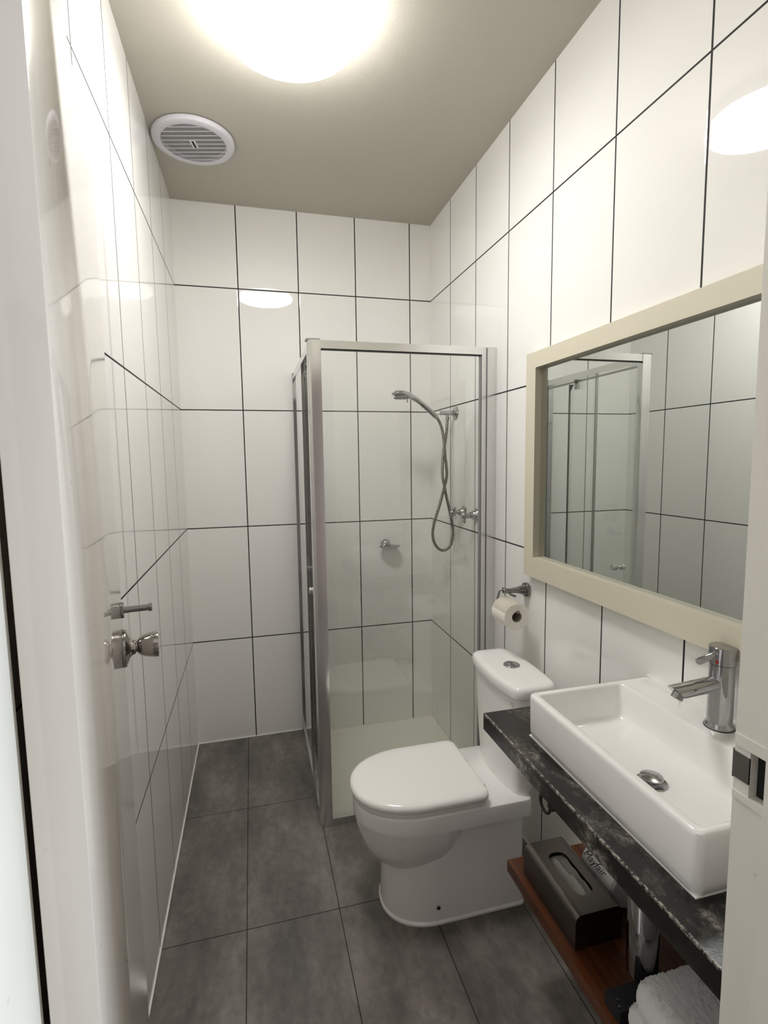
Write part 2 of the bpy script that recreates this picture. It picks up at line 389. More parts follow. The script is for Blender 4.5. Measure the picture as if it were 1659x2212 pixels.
obj('wall_channel', boxes((W - 0.064, W - 0.0445, YS + 0.004, YS + 0.030, 0.001, PZ), (W - 0.042, W - 0.0005, YS, YS + 0.034, 0.001, PZ),), m_alu, s, bevel=0.0015)
obj('channel_seal', boxes((W - 0.0690, W - 0.0638, YS + 0.008, YS + 0.024, 0.028, PZ - 0.030)), m_nozzle, s)
gp = obj('fixed_pane', boxes((XS + 0.045, W - 0.062, YS + 0.013, YS + 0.018, 0.026, PZ - 0.032)), m_glass, s)
# side: rails, fixed pane at the wall, sliding door towards the post
obj('side_top_rail', boxes((XS + 0.003, XS + 0.033, YS + 0.046, D - 0.020, PZ - 0.030, PZ)), m_alu, s, bevel=0.0015)
obj('side_track', boxes((XS + 0.022, XS + 0.030, YS + 0.046, D - 0.020, PZ - 0.050, PZ - 0.040)), m_chrome_d, s, bevel=0.001)
obj('side_sill_rail', boxes((XS + 0.001, XS + 0.012, YS + 0.044, D - 0.018, 0.001, 0.024), (XS + 0.012, XS + 0.032, YS + 0.044, D - 0.018, 0.001, 0.012)), m_alu, s, bevel=0.002)
obj('side_wall_channel', boxes((XS, XS + 0.030, D - 0.030, D - 0.0005, 0.001, PZ - 0.004)), m_chrome, s, bevel=0.0015)
obj('side_channel_cap', boxes((XS - 0.001, XS + 0.031, D - 0.031, D - 0.0005, PZ - 0.004, PZ + 0.002)), m_alu_d, s)
obj('side_fixed_pane', boxes((XS + 0.008, XS + 0.013, 2.335, D - 0.028, 0.024, PZ - 0.030)), m_glass, s)
obj('pane_edge_strip', boxes((XS + 0.004, XS + 0.017, 2.328, 2.336, 0.024, PZ - 0.030)), m_chrome_d, s, bevel=0.001)
dr = obj('sliding_door', boxes((XS + 0.019, XS + 0.025, YS + 0.052, 2.540, 0.020, PZ - 0.052)), m_glass, s)
obj('door_seal', boxes((XS + 0.017, XS + 0.0265, 2.5450, 2.5485, 0.020, PZ - 0.052)), m_black, dr)
obj('door_glass_edge', boxes((XS + 0.0192, XS + 0.0248, 2.5402, 2.5448, 0.020, PZ - 0.052)), m_gedge, dr)
obj('magnet_strip', boxes((XS + 0.017, XS + 0.027, YS + 0.0485, YS + 0.0565, 0.020, PZ - 0.052)), m_alu, dr)
for y_ in (2.465,):
    bm = BM(); box(bm, XS + 0.0255, XS + 0.040, y_ - 0.013, y_ + 0.013, PZ - 0.088, PZ - 0.038)
    rl = obj('roller_hanger', bm, m_chrome_d, dr, bevel=0.004)
    bm = lathe(BM(), (XS + 0.0405, y_, PZ - 0.047), (1, 0, 0), [(0.010, 0), (0.010, 0.006), (0.004, 0.008), (0, 0.008)], 20)
    obj('roller_wheel', bm, m_black, rl, smooth=True)
bm = BM(); tri = [bm.verts.new((x, y, z)) for x in (XS + 0.0255, XS + 0.030) for y, z in ((2.535, PZ - 0.056), (2.535, PZ - 0.090), (2.505, PZ - 0.056))]
skin(bm, [tri[:3], tri[3:]])
obj('corner_stop', bm, m_black, dr)
bm = BM(); box(bm, XS + 0.0255, XS + 0.038, 2.470, 2.494, 0.012, 0.052)
obj('door_guide', bm, m_chrome, dr, bevel=0.004)
bm = lathe(BM(), (XS - 0.010, 2.115, 0.957), (1, 0, 0), [(0, 0), (0.011, 0.0005), (0.0140, 0.002), (0.0140, 0.008), (0.0108, 0.010), (0.0140, 0.012), (0.0140, 0.017), (0.0108, 0.019), (0.008, 0.022), (0.008, 0.040),
                                                        (0.0108, 0.043), (0.0140, 0.045), (0.0140, 0.050), (0.0108, 0.052), (0.0140, 0.054), (0.0140, 0.060), (0.0108, 0.062), (0.0140, 0.064), (0.0140, 0.069), (0.0, 0.070)], 28)
obj('door_pull', bm, m_alu, dr, smooth=True, auto=50)

# ------------------------------------------------------------------ hand shower on the right wall
YH = 2.41
h = thing('hand_shower', 'chrome hand shower on wall elbow with long looped steel hose', 'shower head', (W, YH, 1.72))
bm = lathe(BM(), (W - 0.0003, YH, 1.720), (-1, 0, 0), [(0.034, 0), (0.033, 0.003), (0.024, 0.008), (0.013, 0.012), (0.011, 0.018)], 36)
obj('wall_flange', bm, m_chrome, h, smooth=True)
bm = lathe(BM(), (W - 0.010, YH, 1.720), (-1, 0, 0), [(0.0105, 0), (0.0105, 0.065), (0.0115, 0.067), (0.0115, 0.072), (0.006, 0.074), (0, 0.074)], 28)
lathe(bm, (1.2735, YH, 1.712), (0, 0, -1), [(0.007, 0), (0.007, 0.010), (0.0105, 0.011), (0.0105, 0.019), (0.009, 0.020), (0.009, 0.028), (0.006, 0.030)], 6)
obj('outlet_elbow', bm, m_chrome, h, smooth=True)
bm = BM(); tube(bm, [(1.244, YH, 1.719), (1.232, YH, 1.7185), (1.220, YH, 1.715)], [0.0055, 0.005, 0.006], 16)
obj('cradle', bm, m_whiteplastic, h, smooth=True)
hs = [(1.222, 1.694), (1.210, 1.706), (1.196, 1.7185), (1.17, 1.741), (1.136, 1.769), (1.104, 1.789), (1.075, 1.801), (1.043, 1.808), (1.012, 1.810), (0.992, 1.807)]
pts = catmull([(x, YH, z) for x, z in hs], 6); rr = []
cr_ = [0.0085, 0.0115, 0.0125, 0.0125, 0.0120, 0.0130, 0.0165, 0.0165, 0.0145, 0.004]
for i in range(len(pts)):
    f = i / (len(pts) - 1) * (len(cr_) - 1); k = min(int(f), len(cr_) - 2); rr.append(cr_[k] + (cr_[k + 1] - cr_[k]) * (f - k))
bm = tube(BM(), pts, rr, 24)
for v in bm.verts:                       # the head widens sideways towards its end
    t_ = min(1, max(0, (1.11 - v.co.x) / 0.075)); e_ = max(0.0, 1 - max(0.0, (1.03 - v.co.x) / 0.045) ** 2)
    v.co.y = YH + (v.co.y - YH) * (1 + 1.2 * t_ * (3 * t_ - 2 * t_ * t_) * (0.55 + 0.45 * e_))
ha = obj('handset', bm, m_chrome, h, smooth=True, auto=60)
ax = Vector((0.10, 0, -1)).normalized()
bm = lathe(BM(), (1.036, YH, 1.7960), ax, [(0.036, 0), (0.036, 0.004), (0.031, 0.009), (0.016, 0.0115), (0, 0.0115)], 32)
for v in bm.verts: v.co.x = 1.036 + (v.co.x - 1.036) * 0.98
obj('spray_face', bm, m_nozzle, ha, smooth=True)
bm = BM()
for r_, n_ in ((0.026, 14), (0.016, 8)):
    for i in range(n_):
        a = 2 * math.pi * i / n_
        lathe(bm, (1.037 + r_ * math.cos(a), YH + r_ * math.sin(a), 1.7885), ax, [(0.002, 0), (0.0015, 0.005 if r_ > 0.02 else 0.006)], 6)
obj('nozzles', bm, m_black, ha)
bm = BM(); box(bm, 1.066, 1.071, YH - 0.004, YH + 0.004, 1.768, 1.786)
obj('spray_lever', bm, m_chrome_d, ha, bevel=0.0015)
hose = [(1.222, 1.696), (1.241, 1.655), (1.252, 1.598), (1.258, 1.519), (1.267, 1.461), (1.270, 1.405), (1.258, 1.345), (1.234, 1.266), (1.207, 1.192), (1.195, 1.12), (1.211, 1.064), (1.246, 1.037), (1.284, 1.052),
        (1.302, 1.102), (1.300, 1.162), (1.285, 1.239), (1.267, 1.307), (1.258, 1.345), (1.248, 1.405), (1.2485, 1.453), (1.256, 1.519), (1.263, 1.573), (1.271, 1.638), (1.2735, 1.684)]
hy = [0, -.002, -.006, -.009, -.004, 0, 0.009, .005, 0, 0, 0, 0, 0, 0, 0, 0, -.004, -.009, -.003, .002, .009, .004, 0, 0]
cp = catmull([(x, YH + y, z) for (x, z), y in zip(hose, hy)], 24)
L = [0.0]
for a, b_ in zip(cp, cp[1:]): L.append(L[-1] + (b_ - a).length)
N = 760; fine = []; j = 0
for i in range(N):
    s_ = L[-1] * i / (N - 1)
    while j < len(L) - 2 and L[j + 1] < s_: j += 1
    fine.append(cp[j].lerp(cp[j + 1], (s_ - L[j]) / max(1e-9, L[j + 1] - L[j])))
bm = tube(BM(), fine, [0.0070 + (0.0006 if (i // 2) % 2 else -0.0004) for i in range(N)], 10)
obj('hose', bm, m_spring, h, smooth=True, auto=80)

# ------------------------------------------------------------------ shower taps
def tap(y, lab, rot):
    t = thing('shower_tap', lab, 'tap', (W, y, 1.238), 'shower taps on the right wall')
    bm = lathe(BM(), (W - 0.0003, y, 1.238), (-1, 0, 0), [(0.031, 0), (0.030, 0.003), (0.023, 0.012), (0.0165, 0.022), (0.0145, 0.032)], 36)
    obj('flange', bm, m_chrome, t, smooth=True)
    bm = lathe(BM(), (W - 0.030, y, 1.238), (-1, 0, 0), [(0.009, 0), (0.009, 0.012), (0.012, 0.014), (0.0145, 0.020), (0.0150, 0.030), (0.012, 0.037), (0.008, 0.041), (0, 0.042)], 32)
    hd = obj('handle', bm, m_chrome, t, smooth=True)
    for k in range(4):
        a = rot + k * math.pi / 2; d = Vector((0, math.cos(a), math.sin(a)))
        bm = lathe(BM(), (W - 0.055, y, 1.238), d, [(0.0055, 0.008), (0.0048, 0.018), (0.0055, 0.026), (0.0068, 0.031), (0.0055, 0.035), (0, 0.036)], 16)
        obj('handle_spoke', bm, m_chrome, hd, smooth=True)
tap(2.165, 'chrome cross handle shower tap, the one nearer the doorway', 0.15)
tap(2.305, 'chrome cross handle shower tap, the one nearer the back wall', 0.75)

# ------------------------------------------------------------------ soap dish
sd = thing('soap_dish', 'small chrome leaf shaped soap dish on the back shower wall', 'soap dish', (1.045, D, 1.02))
bm = BM()
N = 40; pl = []
for i in range(N):
    a = 2 * math.pi * i / N
    pl.append((math.copysign(abs(math.cos(a)) ** 1.0, math.cos(a)) , math.sin(a)))
def leaf(s_, z, dz=0.0): 
    o = []
    for c, q in pl:
        w = q * (1 - abs(c) ** 2.2 * 0.35)
        o.append((1.058 + c * 0.062 * s_, D - 0.046 + w * 0.044 * s_))
    return o, z
loft(bm, [leaf(0.25, 1.0010), leaf(0.7, 1.0050), leaf(1.0, 1.0160), leaf(0.99, 1.0190), leaf(0.7, 1.0110), leaf(0.2, 1.0075)])
obj('dish', bm, m_chrome, sd, smooth=True)
bm = lathe(BM(), (1.044, D - 0.0003, 1.026), (0, -1, 0), [(0.0265, 0), (0.0265, 0.006), (0.0245, 0.014), (0.019, 0.022), (0.010, 0.027), (0, 0.0285)], 32)
obj('wall_mount', bm, m_chrome, sd, smooth=True)

# ------------------------------------------------------------------ toilet
YC = 1.567
t = thing('toilet', 'white close coupled toilet with closed lid beside the shower', 'toilet', (0.92, YC, 0))
def dshape(xf_, xb_, hw, fr_, br=0.02, n=24, p=2.2):
    """front rounded (towards -x) plan, back square; fr_ = length of the rounded part"""
    o = []
    for i in range(n + 1):
        a = math.pi * (0.5 + i / n)           # 90..270 deg: front arc
        c, s_ = math.cos(a), math.sin(a)
        o.append((xf_ + fr_ + math.copysign(abs(c) ** (2 / p), c) * fr_, YC + math.copysign(abs(s_) ** (2 / p), s_) * hw))
    for i in range(7):
        a = math.radians(270 + 15 * i); o.append((xb_ - br + br * math.cos(a), YC - hw + br + br * math.sin(a)))
    for i in range(7):
        a = math.radians(0 + 15 * i); o.append((xb_ - br + br * math.cos(a), YC + hw - br + br * math.sin(a)))
    return o
bm = BM()
loft(bm, [(dshape(0.697, 1.170, 0.139, 0.17, n=28), 0.0), (dshape(0.697, 1.170, 0.139, 0.17, n=28), 0.006), (dshape(0.702, 1.168, 0.134, 0.17, n=28), 0.012), (dshape(0.704, 1.166, 0.132, 0.17, n=28), 0.05),
          (dshape(0.707, 1.166, 0.130, 0.17, n=28), 0.14), (dshape(0.712, 1.166, 0.132, 0.17, n=28), 0.24), (dshape(0.712, 1.166, 0.138, 0.17, n=28), 0.345)])
ped = obj('pedestal', bm, m_ceramic, t, smooth=True)
bm = BM(); sec = []
# bowl swelling out of the pedestal, running up into the rim and the flat shelf behind it
for z, xa, xb_, hw in ((0.160, 0.722, 0.87, 0.050), (0.165, 0.708, 0.89, 0.075), (0.178, 0.691, 0.905, 0.100), (0.200, 0.669, 0.920, 0.119), (0.225, 0.652, 0.934, 0.1325), (0.255, 0.636, 0.945, 0.146), (0.29, 0.6245, 0.955, 0.158), (0.32, 0.6170, 0.962, 0.1655), (0.340, 0.6140, 0.966, 0.1690)):
    sec.append((dshape(xa, xb_, hw, min(0.215, (xb_ - xa) * 0.62), min(0.085, hw * 0.9), n=44, p=2.2), z))
for z, e in ((0.3415, 0.0), (0.352, 0.0), (0.388, 0.0), (0.3945, 0.002), (0.3975, 0.006)):
    sec.append((dshape(0.6135 + e, 1.176 - e, 0.1693 - e, 0.215, 0.022, n=44, p=2.2), z))
loft(bm, sec)
obj('bowl', bm, m_ceramic, t, smooth=True)
def seat_pts(e):
    return dshape(0.612 - e, 1.022 + e * 0.4, 0.162 + e, 0.215 + e, 0.030, n=36, p=2.15)
bm = BM(); loft(bm, [(seat_pts(0.0), 0.3985), (seat_pts(0.002), 0.402), (seat_pts(0.002), 0.411), (seat_pts(-0.002), 0.4135)])
obj('seat_ring', bm, m_seat, t, smooth=True)
bm = BM()
loft(bm, [(seat_pts(0.000), 0.4150), (seat_pts(0.0065), 0.4180), (seat_pts(0.009), 0.4255), (seat_pts(0.0075), 0.4335), (seat_pts(0.0025), 0.4395), (seat_pts(-0.008), 0.4428), (seat_pts(-0.03), 0.4440), (seat_pts(-0.08), 0.4452), (seat_pts(-0.13), 0.4456)])
obj('lid', bm, m_seat, t, smooth=True)
for s_ in (-1, 1):
    bm = lathe(BM(), (1.030, YC + s_ * 0.075 - 0.018, 0.413), (0, 1, 0), [(0.0105, 0), (0.0115, 0.001), (0.0115, 0.035), (0.0105, 0.036)], 20)
    box(bm, 1.020, 1.044, YC + s_ * 0.075 - 0.015, YC + s_ * 0.075 + 0.015, 0.3978, 0.412)
    obj('seat_hinge', bm, m_seat, t, smooth=True)
def tankp(k_, xmid, xend, xback, hw, n=24):
    """bowed front, bowed back; k_ scales the outline about its centre"""
    o = []; xc = (xmid + xback) / 2
    for i in range(n + 1):
        y = hw * math.cos(math.pi * i / n); q = abs(y) / hw
        x = xmid + (xend - xmid) * q ** 2.2
        if q > 0.86: x += (1 - math.sqrt(max(0, 1 - ((q - 0.86) / 0.14) ** 2))) * 0.030
        o.append((x, y))
    for i in range(1, n):
        y = -hw * math.cos(math.pi * i / n); q = abs(y) / hw
        x = xback - 0.014 * q ** 2
        if q > 0.80: x -= (1 - math.sqrt(max(0, 1 - ((q - 0.80) / 0.20) ** 2))) * 0.045
        o.append((x, y))
    f = 1 - k_ / hw * 1.0; g = 1 - k_ / ((xback - xmid) / 2)
    return [(xc + (x - xc) * g, YC + y * f) for x, y in o]
bm = BM()
loft(bm, [(tankp(0, 1.107, 1.132, 1.200, 0.150), 0.3980), (tankp(0, 1.106, 1.130, 1.212, 0.153), 0.43), (tankp(0, 1.104, 1.126, 1.240, 0.161), 0.52), (tankp(0, 1.100, 1.122, 1.258, 0.170), 0.66), (tankp(0, 1.100, 1.122, 1.260, 0.172), 0.735)])
tk = obj('cistern', bm, m_ceramic, t, smooth=True)
me = text_mesh('12', 0.020, 0.1); bm = bmesh.new(); bm.from_mesh(me); bpy.data.meshes.remove(me)
for v in bm.verts:
    y_ = 1.434 - v.co.x; q = abs(y_ - YC) / 0.171
    v.co = Vector((1.1000 + 0.022 * q ** 2.2 - 0.0012, y_, 0.701 + v.co.y))
obj('faint_number', bm, m_faint, tk)
bm = BM(); TL = (1.086, 1.108, 1.266, 0.180)
loft(bm, [(tankp(0.004, *TL), 0.7365), (tankp(0.001, *TL), 0.739), (tankp(0.0, *TL), 0.745), (tankp(0.0, *TL), 0.757), (tankp(0.002, *TL), 0.766), (tankp(0.006, *TL), 0.7715), (tankp(0.012, *TL), 0.7745), (tankp(0.025, *TL), 0.7765), (tankp(0.05, *TL), 0.7778), (tankp(0.075, *TL), 0.7782)])
ld = obj('cistern_lid', bm, m_ceramic, t, smooth=True)
bm = lathe(BM(), (1.181, YC, 0.7775), (0, 0, 1), [(0.0285, 0), (0.0285, 0.0025), (0.0265, 0.0045), (0.0235, 0.0048), (0.0235, 0.0030), (0.0228, 0.0030), (0.0225, 0.0052), (0, 0.0062)], 40)
fb = obj('flush_button', bm, m_chrome, t, smooth=True, auto=50)
bm = BM(); pts = [(1.181 + 0.0225 * math.cos(a), YC + 0.0225 * math.sin(a) , 0.7832) for a in (1.2, 4.2)]
tube(bm, catmull([(1.175, YC + 0.022, 0.7832), (1.187, YC + 0.006, 0.7842), (1.176, YC - 0.006, 0.7842), (1.186, YC - 0.022, 0.7832)], 6), 0.0006, 6)
obj('button_split', bm, m_black, fb)
bm = lathe(BM(), (0.858, YC - 0.1335, 0.058), (0, -1, 0.02), [(0.0065, 0), (0.0065, 0.003), (0.0045, 0.0035), (0.0045, 0.0010), (0, 0.0010)], 20)
obj('fixing_ring', bm, m_chrome_d, ped, smooth=True)
bm = lathe(BM(), (0.858, YC - 0.1362, 0.058), (0, -1, 0.02), [(0.0042, 0), (0.0042, 0.0008), (0, 0.0008)], 16)
obj('fixing_hole', bm, m_hole, ped)

# ------------------------------------------------------------------ counter, basin, mixer
ct = obj('stone_counter', boxes((0.911, W - 0.0005, YF + 0.001, 1.222, 0.766, 0.811)), m_stone, bevel=0.003, seg=2)
tag(ct, 'black marbled stone counter slab carrying the white basin', 'counter')
b_ = thing('wash_basin', 'white rectangular ceramic basin standing on the black stone counter', 'basin', (1.145, 0.84, 0.811))
BX0, BX1, BY0, BY1, BZ0, BZ1 = 0.967, W - 0.001, 0.588, 1.090, 0.8115, 0.9216
bm = BM()
R1, R2 = 0.014, 0.018
o_ = lambda e, r: rrect(BX0 + e, BX1 - e * 0.2, BY0 + e, BY1 - e, r, 5)
IX0, IX1, IY0, IY1 = BX0 + 0.019, 1.222, BY0 + 0.017, BY1 - 0.017
i_ = lambda e, r: rrect(IX0 + e, IX1 - e, IY0 + e, IY1 - e, r, 5)
loft(bm, [(o_(0.006, R1), BZ0), (o_(0.003, R1), BZ0 + 0.003), (o_(0.001, R1), BZ0 + 0.02), (o_(0.0, R1), BZ1 - 0.012), (o_(0.001, R1), BZ1 - 0.004), (o_(0.004, R1), BZ1 - 0.0007), (o_(0.007, R1), BZ1),
          (i_(-0.004, 0.012), BZ1), (i_(-0.001, 0.012), BZ1 - 0.0012), (i_(0.0015, 0.013), BZ1 - 0.005), (i_(0.006, 0.015), BZ1 - 0.045), (i_(0.011, 0.020), BZ1 - 0.072), (i_(0.018, 0.022), BZ1 - 0.081), (i_(0.030, 0.024), BZ1 - 0.0855), (i_(0.07, 0.03), BZ1 - 0.0875)])
obj('bowl', bm, m_ceramic, b_, smooth=True, auto=40)
obj('sealant', boxes((BX0 + 0.003, W - 0.001, BY0 + 0.003, BY1 - 0.003, 0.8112, 0.8135)), m_sealant, b_, bevel=0.0008)
bm = BM()
obj('wall_sealant', boxes((W - 0.004, W - 0.0005, BY0, BY1, BZ1 - 0.001, BZ1 + 0.003)), m_sealant, b_)
DC = (1.094, 0.823, BZ1 - 0.0874)
wf = obj('waste_ring', lathe(BM(), DC, (0, 0, 1), [(0.031, -0.002), (0.031, 0.001), (0.029, 0.0025), (0.018, 0.001), (0.0, 0.0)], 40), m_chrome, b_, smooth=True)
obj('waste_plug', lathe(BM(), (DC[0], DC[1], DC[2] + 0.001), (0, 0, 1), [(0.010, 0), (0.010, 0.006), (0.0215, 0.0085), (0.0225, 0.0105), (0.0215, 0.013), (0.012, 0.0155), (0, 0.0165)], 40), m_chrome, wf, smooth=True)

MX, MY = 1.272, 0.835
mx_ = thing('basin_mixer', 'chrome cylindrical basin mixer tap with short angled spout', 'tap', (MX, MY, BZ1))
bm = lathe(BM(), (MX, MY, BZ1 + 0.0002), (0, 0, 1), [(0.0275, 0), (0.0285, 0.002), (0.028, 0.006), (0.0248, 0.010), (0.0243, 0.014), (0.0240, 0.138), (0.0240, 0.1385)], 48)
bd = obj('body', bm, m_chrome, mx_, smooth=True)
obj('base_gasket', lathe(BM(), (MX, MY, BZ1), (0, 0, 1), [(0.0292, -0.0002), (0.0292, 0.0014)], 40), m_black, bd)
bm = lathe(BM(), (MX, MY, BZ1 + 0.1395), (0, 0, 1), [(0.0245, 0), (0.0262, 0.001), (0.0262, 0.036), (0.0245, 0.0375), (0, 0.0378)], 48)
cp_ = obj('cap', bm, m_chrome, mx_, smooth=True)
ld_ = Vector((-1.0, -0.10, -0.18)).normalized()
obj('lever', lathe(BM(), Vector((MX, MY, BZ1 + 0.166)) + ld_ * 0.018, ld_, [(0.0060, 0), (0.0066, 0.010), (0.0072, 0.052), (0.0062, 0.054), (0, 0.0542)], 24), m_chrome, cp_, smooth=True)
dq = Vector((-0.92, -0.36, 0)).normalized()
obj('temperature_dot', lathe(BM(), Vector((MX, MY, BZ1 + 0.148)) + dq * 0.0255, dq, [(0.0035, 0), (0.0035, 0.0013), (0, 0.0015)], 16), m_red, cp_)
sd_ = Vector((-1.0, -0.02, -0.05)).normalized(); so = Vector((MX, MY, BZ1 + 0.098))
bm = lathe(BM(), so, sd_, [(0.0160, 0), (0.0160, 0.118)], 36)
for v in bm.verts:                # slanted mouth
    al_ = (v.co - so).dot(sd_)
    if al_ > 0.06: v.co += sd_ * ((v.co.z - (so.z + sd_.z * al_)) * 1.0)
sp = obj('spout', bm, m_chrome, mx_, smooth=True)
e_ = so + sd_ * 0.113 + Vector((0.003, 0, -0.004)); e_d = Vector((-0.55, 0, -0.85)).normalized()
obj('aerator', lathe(BM(), e_, e_d, [(0.0115, 0), (0.0115, 0.012), (0.0095, 0.0125), (0.009, 0.008), (0, 0.008)], 28), m_chrome_d, sp, smooth=True)

# bottle trap
bt = thing('bottle_trap', 'chrome bottle trap hanging under the stone counter', 'waste trap', (1.10, 0.835, 0.394))
obj('cup', lathe(BM(), (1.10, 0.835, 0.392), (0, 0, 1), [(0, 0), (0.026, 0.0005), (0.031, 0.004), (0.032, 0.010), (0.032, 0.175), (0.029, 0.180), (0.022, 0.182)], 40), m_chrome, bt, smooth=True)
obj('inlet_pipe', lathe(BM(), (1.10, 0.835, 0.57), (0, 0, 1), [(0.018, 0), (0.018, 0.04), (0.024, 0.041), (0.024, 0.062), (0.017, 0.063), (0.017, 0.196)], 28), m_chrome, bt, smooth=True)
obj('outlet_pipe', lathe(BM(), (1.128, 0.835, 0.535), (1, 0, 0), [(0.022, 0), (0.022, 0.02), (0.016, 0.021), (0.016, 0.180), (0.030, 0.181), (0.030, 0.1885)], 28), m_chrome, bt, smooth=True)

# small black ring hook under the counter
hk = thing('ring_hook', 'small black ring hook fixed under the stone counter front', 'hook', (0.945, 0.93, 0.766))
obj('mount', boxes((0.918, 0.936, 0.902, 0.920, 0.748, 0.7658)), m_case, hk, bevel=0.003)
pts = [(0.925, 0.940 + 0.0195 * math.cos(a), 0.741 + 0.0195 * math.sin(a)) for a in [math.radians(150 + 250 * i / 24) for i in range(25)]]
obj('ring', tube(BM(), pts, 0.0033, 12), m_black, hk, smooth=True)

# ------------------------------------------------------------------ timber shelf and what lies on it
SZ = 0.360
sh = obj('timber_shelf', boxes((0.990, W - 0.001, YF + 0.001, 1.228, SZ - 0.033, SZ)), m_wood, bevel=0.003)
tag(sh, 'red brown timber shelf below the stone counter', 'shelf')
tb = thing('tissue_box_cover', 'brushed dark steel tissue box on the timber shelf', 'tissue box', (1.073, 1.055, SZ))
bm = BM(); TX0, TX1, TY0, TY1, TZ = 1.010, 1.136, 0.940, 1.172, 0.446
# rounded long top edges: profile in x-z extruded along y
pr_ = []
r = 0.018
pr_ += [(TX0, SZ + 0.0005), (TX0, TZ - r)]
pr_ += [(TX0 + r - r * math.cos(math.radians(a)), TZ - r + r * math.sin(math.radians(a))) for a in range(15, 91, 15)]
pr_ += [(TX1 - r + r * math.sin(math.radians(a)), TZ - r + r * math.cos(math.radians(a))) for a in range(0, 90, 15)]
pr_ += [(TX1, TZ - r), (TX1, SZ + 0.0005)]
th = 0.0018
inn = [(min(max(x, TX0 + th), TX1 - th), min(z, TZ - th)) for x, z in pr_]
# shell: sides + ends, top is cut by an oval slot
vo = {}
def V3(x, y, z):
    k = (round(x, 6), round(y, 6), round(z, 6))
    if k not in vo: vo[k] = bm.verts.new((x, y, z))
    return vo[k]
for (xa, za), (xb_, zb) in zip(pr_, pr_[1:]):
    if abs(za - TZ) < 1e-6 and abs(zb - TZ) < 1e-6: continue
    bm.faces.new((V3(xa, TY0, za), V3(xb_, TY0, zb), V3(xb_, TY1, zb), V3(xa, TY1, za)))
for y in (TY0, TY1):
    bm.faces.new([V3(x, y, z) for x, z in pr_])
slot = rrect(1.047, 1.099, 0.986, 1.126, 0.022, 6); n_ = len(slot)
sv = [V3(x, y, TZ) for x, y in slot]; sl = [V3(x, y, TZ - 0.004) for x, y in slot]
fx0, fx1 = TX0 + r, TX1 - r
out_ = []
def outp(x, y):
    cx, cy = 1.073, 1.056; dx, dy = x - cx, y - cy
    k = min(((fx1 - cx) / abs(dx)) if abs(dx) > 1e-9 else 9e9, ((TY1 - cy) / abs(dy)) if abs(dy) > 1e-9 else 9e9)
    return (cx + dx * k, cy + dy * k)
ov = [outp(x, y) for x, y in slot]
# snap the nearest outer vertices to the four corners
for cxy in ((fx0, TY0), (fx1, TY0), (fx0, TY1), (fx1, TY1)):
    j = min(range(n_), key=lambda i: (ov[i][0] - cxy[0]) ** 2 + (ov[i][1] - cxy[1]) ** 2); ov[j] = cxy
ovv = [V3(x, y, TZ) for x, y in ov]
for i in range(n_):
    k = (i + 1) % n_
    try: bm.faces.new((sv[i], sv[k], ovv[k], ovv[i]))
    except ValueError: pass
    bm.faces.new((sv[i], sl[i], sl[k], sv[k]))
obj('cover', bm, m_steel, tb, smooth=True, auto=40)
bm = BM(); nx, ny = 8, 26; gr = []
for j in range(ny):
    row = []
    for i in range(nx):
        x = 1.0445 + 0.057 * i / (nx - 1); y = 0.984 + 0.144 * j / (ny - 1)
        rid = math.exp(-((i / (nx - 1) - 0.5 - 0.10 * math.sin(j * 0.25)) / 0.10) ** 2)
        e = 1 - abs(2 * j / (ny - 1) - 1) ** 4
        row.append(bm.verts.new((x, y, TZ - 0.014 + 0.0125 * rid * e + 0.0015 * math.sin(j * 0.9 + i))))
    gr.append(row)
for j in range(ny - 1):
    for i in range(nx - 1): bm.faces.new((gr[j][i], gr[j][i + 1], gr[j + 1][i + 1], gr[j + 1][i]))
bmesh.ops.solidify(bm, geom=bm.faces[:], thickness=0.004)
obj('tissue', bm, m_tissue, tb, smooth=True, auto=60)

rl = thing('wrapped_roll', 'white paper wrapped roll with script lettering behind the tissue box', 'wrapped roll', (1.215, 1.05, SZ))
RR = 0.052; RXC, RZC = 1.205, SZ + 0.0525
bm = lathe(BM(), (RXC, 1.000, RZC), (0, 1, 0), [(0, 0), (RR * 0.55, 0.002), (RR - 0.006, 0.001), (RR, 0.007), (RR, 0.118), (RR - 0.006, 0.124), (RR * 0.55, 0.123), (0, 0.123)], 40)
pk = obj('wrapper', bm, m_wrap, rl, smooth=True)
me = text_mesh('Mayfair', 0.028, 0.45)
bm = bmesh.new(); bm.from_mesh(me); bpy.data.meshes.remove(me)
bmesh.ops.subdivide_edges(bm, edges=[e for e in bm.edges if e.calc_length() > 0.004], cuts=2)
for v in bm.verts:     # wrap onto the roll: text runs along -y, its up direction follows the curve to +x
    th_ = 2.80 - (v.co.y) / RR
    v.co = Vector((RXC + (RR + 0.0004) * math.cos(th_), 1.077 - v.co.x, RZC + (RR + 0.0004) * math.sin(th_)))
obj('lettering', bm, m_ink, pk)

cs = thing('small_case', 'small black case with tiny metal studs on the shelf by the towels', 'case', (1.12, 0.80, SZ))
obj('case_body', boxes((1.000, 1.270, 0.778, 0.824, SZ + 0.0005, SZ + 0.030)), m_case, cs, bevel=0.006, seg=3)
for x_, y_ in ((1.006, 0.787), (1.012, 0.800)):
    obj('stud', lathe(BM(), (x_, y_, SZ + 0.0295), (0, 0, 1), [(0.0028, 0), (0.0026, 0.0022), (0, 0.003)], 14), m_chrome_d, cs, smooth=True)

